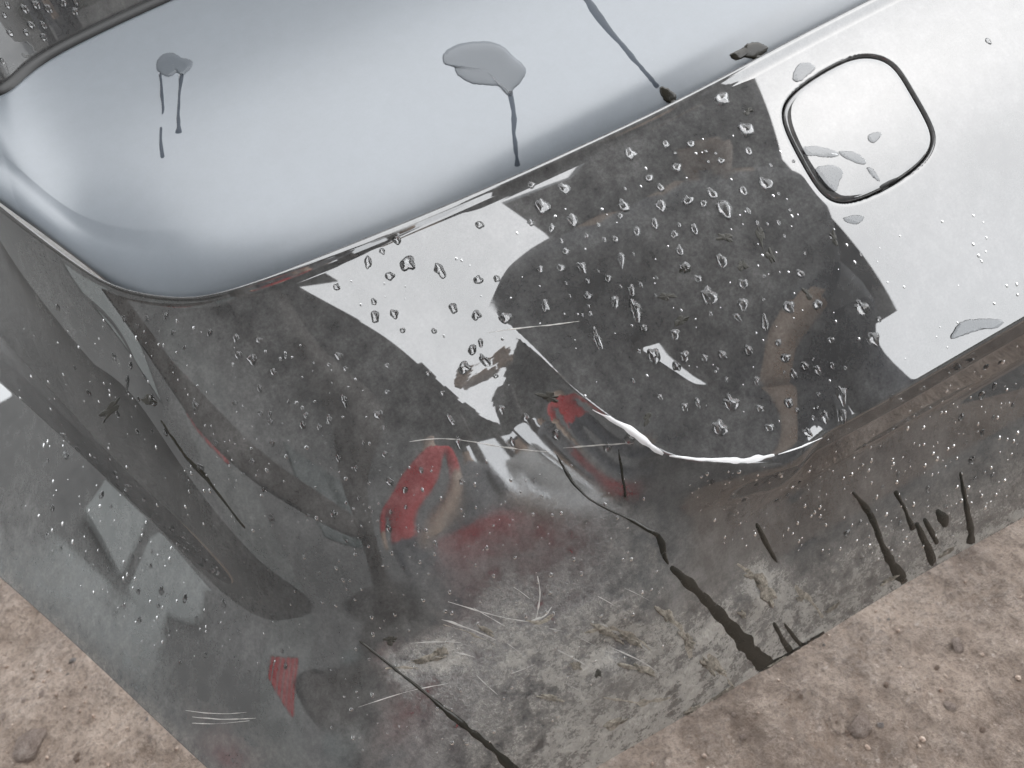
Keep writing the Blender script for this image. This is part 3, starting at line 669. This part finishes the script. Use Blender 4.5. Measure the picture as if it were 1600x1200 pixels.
yard = box('boundary_wall', (-9, -9.3, -.1), (12, -9.0, 2.3), mat_simple('mossy_wall', (.10, .10, .085), .9))
tag(yard, 'long low mossy yard wall mirrored along the lower bumper', 'wall')

def skin_person(name, joints, bones, mats, pick, root=0):
    me = bpy.data.meshes.new(name); me.from_pydata([j[0] for j in joints], bones, [])
    o = bpy.data.objects.new(name, me); COL.objects.link(o)
    sk = o.modifiers.new('skin', 'SKIN'); sk.use_smooth_shade = True
    for v, j in zip(me.skin_vertices[0].data, joints): v.radius = (j[1], j[1]) if not hasattr(j[1], '__len__') else j[1]; v.use_root = False
    me.skin_vertices[0].data[root].use_root = True
    sb = o.modifiers.new('sub', 'SUBSURF'); sb.levels = 2; sb.render_levels = 2
    dg = bpy.context.evaluated_depsgraph_get(); nm = bpy.data.meshes.new_from_object(o.evaluated_get(dg))
    bpy.data.objects.remove(o); nm.materials.clear()
    for m in mats: nm.materials.append(m)
    o = bpy.data.objects.new(name, nm); COL.objects.link(o)
    for p in nm.polygons: p.use_smooth = True; p.material_index = pick(p.center)
    return o
SKIN = mat_simple('skin', (.52, .37, .27), .5); DARKC = mat_simple('dark_cloth', (.24, .243, .25), .9); JEANS = mat_simple('dark_trousers', (.11, .115, .13), .9)
RED = mat_simple('red_cloth', (.62, .035, .04), .8); WHITE = mat_simple('white_cloth', (.75, .75, .73), .8); HAIR = mat_simple('dark_hair', (.012, .01, .009), .6)
# photographer, bent over the bumper with both arms stretched to the camera
J = [((.52,-.56,.96),(.33,.2)),((.53,-.38,1.10),(.33,.18)),((.55,-.12,1.20),(.23,.14)),((.53,.06,1.27),(.17,.10)),((.60,.13,1.27),(.08,.08)),((.63,.20,1.29),(.10,.10)),((.66,.29,1.29),(.09,.08)),
     ((.31,.05,1.22),.10),((.26,-.22,1.10),.12),((.06,-.13,1.02),.038),((.03,-.075,1.02),.034),
     ((.75,.02,1.20),.08),((.66,-.20,.98),.055),((.44,-.20,.865),.042),((.33,-.20,.74),.034),
     ((.40,-.58,.86),.20),((.40,-.56,.50),.13),((.42,-.70,.09),.055),((.41,-.58,.04),.045),
     ((.67,-.62,.88),.14),((.68,-.60,.50),.10),((.69,-.74,.09),.055),((.69,-.62,.04),.045)]
BN = [(0,1),(1,2),(2,3),(3,4),(4,5),(5,6),(3,7),(7,8),(8,9),(9,10),(3,11),(11,12),(12,13),(13,14),(0,15),(15,16),(16,17),(17,18),(0,19),(19,20),(20,21),(21,22)]
def pk(c):
    if c.x < .12 and c.z > .9: return 1
    if c.x < .62 and -.29 < c.y < -.10 and c.z < .95 and c.z > .68: return 1
    if c.y > .12 and c.z > 1.2: return 1 if c.z < 1.225 else 3
    return 2 if c.z < .97 else 0
ph = skin_person('person', J, BN, [DARKC, SKIN, JEANS, HAIR], pk)
tag(ph, 'person in dark clothes bent over, mirrored in the upper bumper', 'person')
CAPE = mat_simple('grey_rain_cape', (.42, .425, .435), .7)
cape_xy = [(.54,.35),(.70,.36),(.84,.35),(.835,.20),(.83,.06),(.88,-.16),(.93,-.36),(.97,-.66),(.64,-.72),(.28,-.66),(.27,-.42),(.31,-.25),(.30,-.12),(.30,-.02),(.31,.12),(.30,.25),(.43,.26)]
bm = bmesh.new(); cz = lambda x, y: 1.335-.10*max(0, -.05-y)-.45*max(0, -.3-y)-.25*max(0, abs(x-.6)-.2)
lo_ = [bm.verts.new((x, y, cz(x, y)-.03)) for x, y in cape_xy]; hi_ = [bm.verts.new((x, y, cz(x, y)-.012)) for x, y in cape_xy]
c0 = bm.verts.new((.60, -.10, 1.385)); c1 = bm.verts.new((.60, -.10, 1.40))
for k in range(len(cape_xy)):
    j_ = (k+1) % len(cape_xy); bm.faces.new((lo_[k], lo_[j_], hi_[j_], hi_[k])); bm.faces.new((hi_[k], hi_[j_], c1)); bm.faces.new((lo_[j_], lo_[k], c0))
me = bpy.data.meshes.new('rain_cape'); bm.to_mesh(me); bm.free(); link('rain_cape', me, CAPE, ph, False)
def fingers(parent, wrist, d, side_):
    for k in range(5):
        a = Vector(wrist)+Vector(side_)*(k-2)*.014
        j = [(tuple(a), .0095), (tuple(a+Vector(d)*.035), .0085), (tuple(a+Vector(d)*(.05)+Vector((0, .012, -.012))), .0075)]
        f = skin_person('finger', j, [(0,1),(1,2)], [SKIN], lambda c: 0); f.parent = parent
fingers(ph, (.03,-.06,1.02), (-.3,.5,.3), (.2,.3,.9)); fingers(ph, (.325,-.20,.73), (-.4,.1,-.9), (.3,.9,-.1))
# bystanders under the veranda
def bystander(x, y, rz, top, bottom, label, h=1.65):
    k = h/1.7
    j = [((0,0,.92),(.15,.11)),((0,0,1.12),(.14,.10)),((0,0,1.34),(.18,.11)),((0,0,1.45),(.08,.07)),((0,.02,1.53),.055),((0,.03,1.60),(.075,.09)),((0,.03,1.68),(.065,.075)),
         ((-.21,0,1.38),.06),((-.26,.02,1.10),.045),((-.25,.10,.86),.034),((-.25,.12,.78),.03),((.21,0,1.38),.06),((.26,.02,1.10),.045),((.25,.10,.86),.034),((.25,.12,.78),.03),
         ((-.10,0,.84),.09),((-.11,.02,.47),.065),((-.11,-.02,.09),.045),((-.12,.10,.045),.04),((.10,0,.84),.09),((.11,.02,.47),.065),((.11,-.02,.09),.045),((.12,.10,.045),.04)]
    b = [(0,1),(1,2),(2,3),(3,4),(4,5),(5,6),(2,7),(7,8),(8,9),(9,10),(2,11),(11,12),(12,13),(13,14),(0,15),(15,16),(16,17),(17,18),(0,19),(19,20),(20,21),(21,22)]
    def pick(c):
        if c.z > 1.62 or (c.z > 1.5 and c.y < -.01): return 3
        if c.z > 1.47 or (abs(c.x) > .19 and c.z < 1.12): return 1
        return 0 if c.z > .9 else 2
    o = skin_person('person', j, b, [top, SKIN, bottom, HAIR], pick); o.location = (x, y, 0); o.rotation_euler = (0, 0, rz); o.scale = (k, k, k)
    return tag(o, label, 'person')
bystander(-.95, -1.45, -.5, RED, JEANS, 'person in a red top mirrored in the bumper corner')
bystander(-.92, -2.5, -.3, DARKC, RED, 'person in red trousers mirrored beside the person in white', 1.6)
bystander(-.30, -2.6, -.1, WHITE, JEANS, 'person in a white top mirrored below the folded crease', 1.6)
bm = bmesh.new()                                        # red cloth hung on the house wall
n_ = 30
gv = [[[bm.verts.new((-2.16+.02*math.sin(i*1.1+.3*math.sin(j*.5))+dx, -.12+.5*i/n_, 1.12+.5*j/12-.02*abs(math.sin(i*.35)))) for j in range(13)] for i in range(n_+1)] for dx in (0, .004)]
for q_ in range(2):
    for i in range(n_):
        for j in range(12): bm.faces.new((gv[q_][i][j], gv[q_][i+1][j], gv[q_][i+1][j+1], gv[q_][i][j+1]))
me = bpy.data.meshes.new('hanging_cloth'); bm.to_mesh(me); bm.free()
tag(link('hanging_cloth', me, RED), 'red cloth hanging on the veranda wall, mirrored in the side recess', 'cloth')
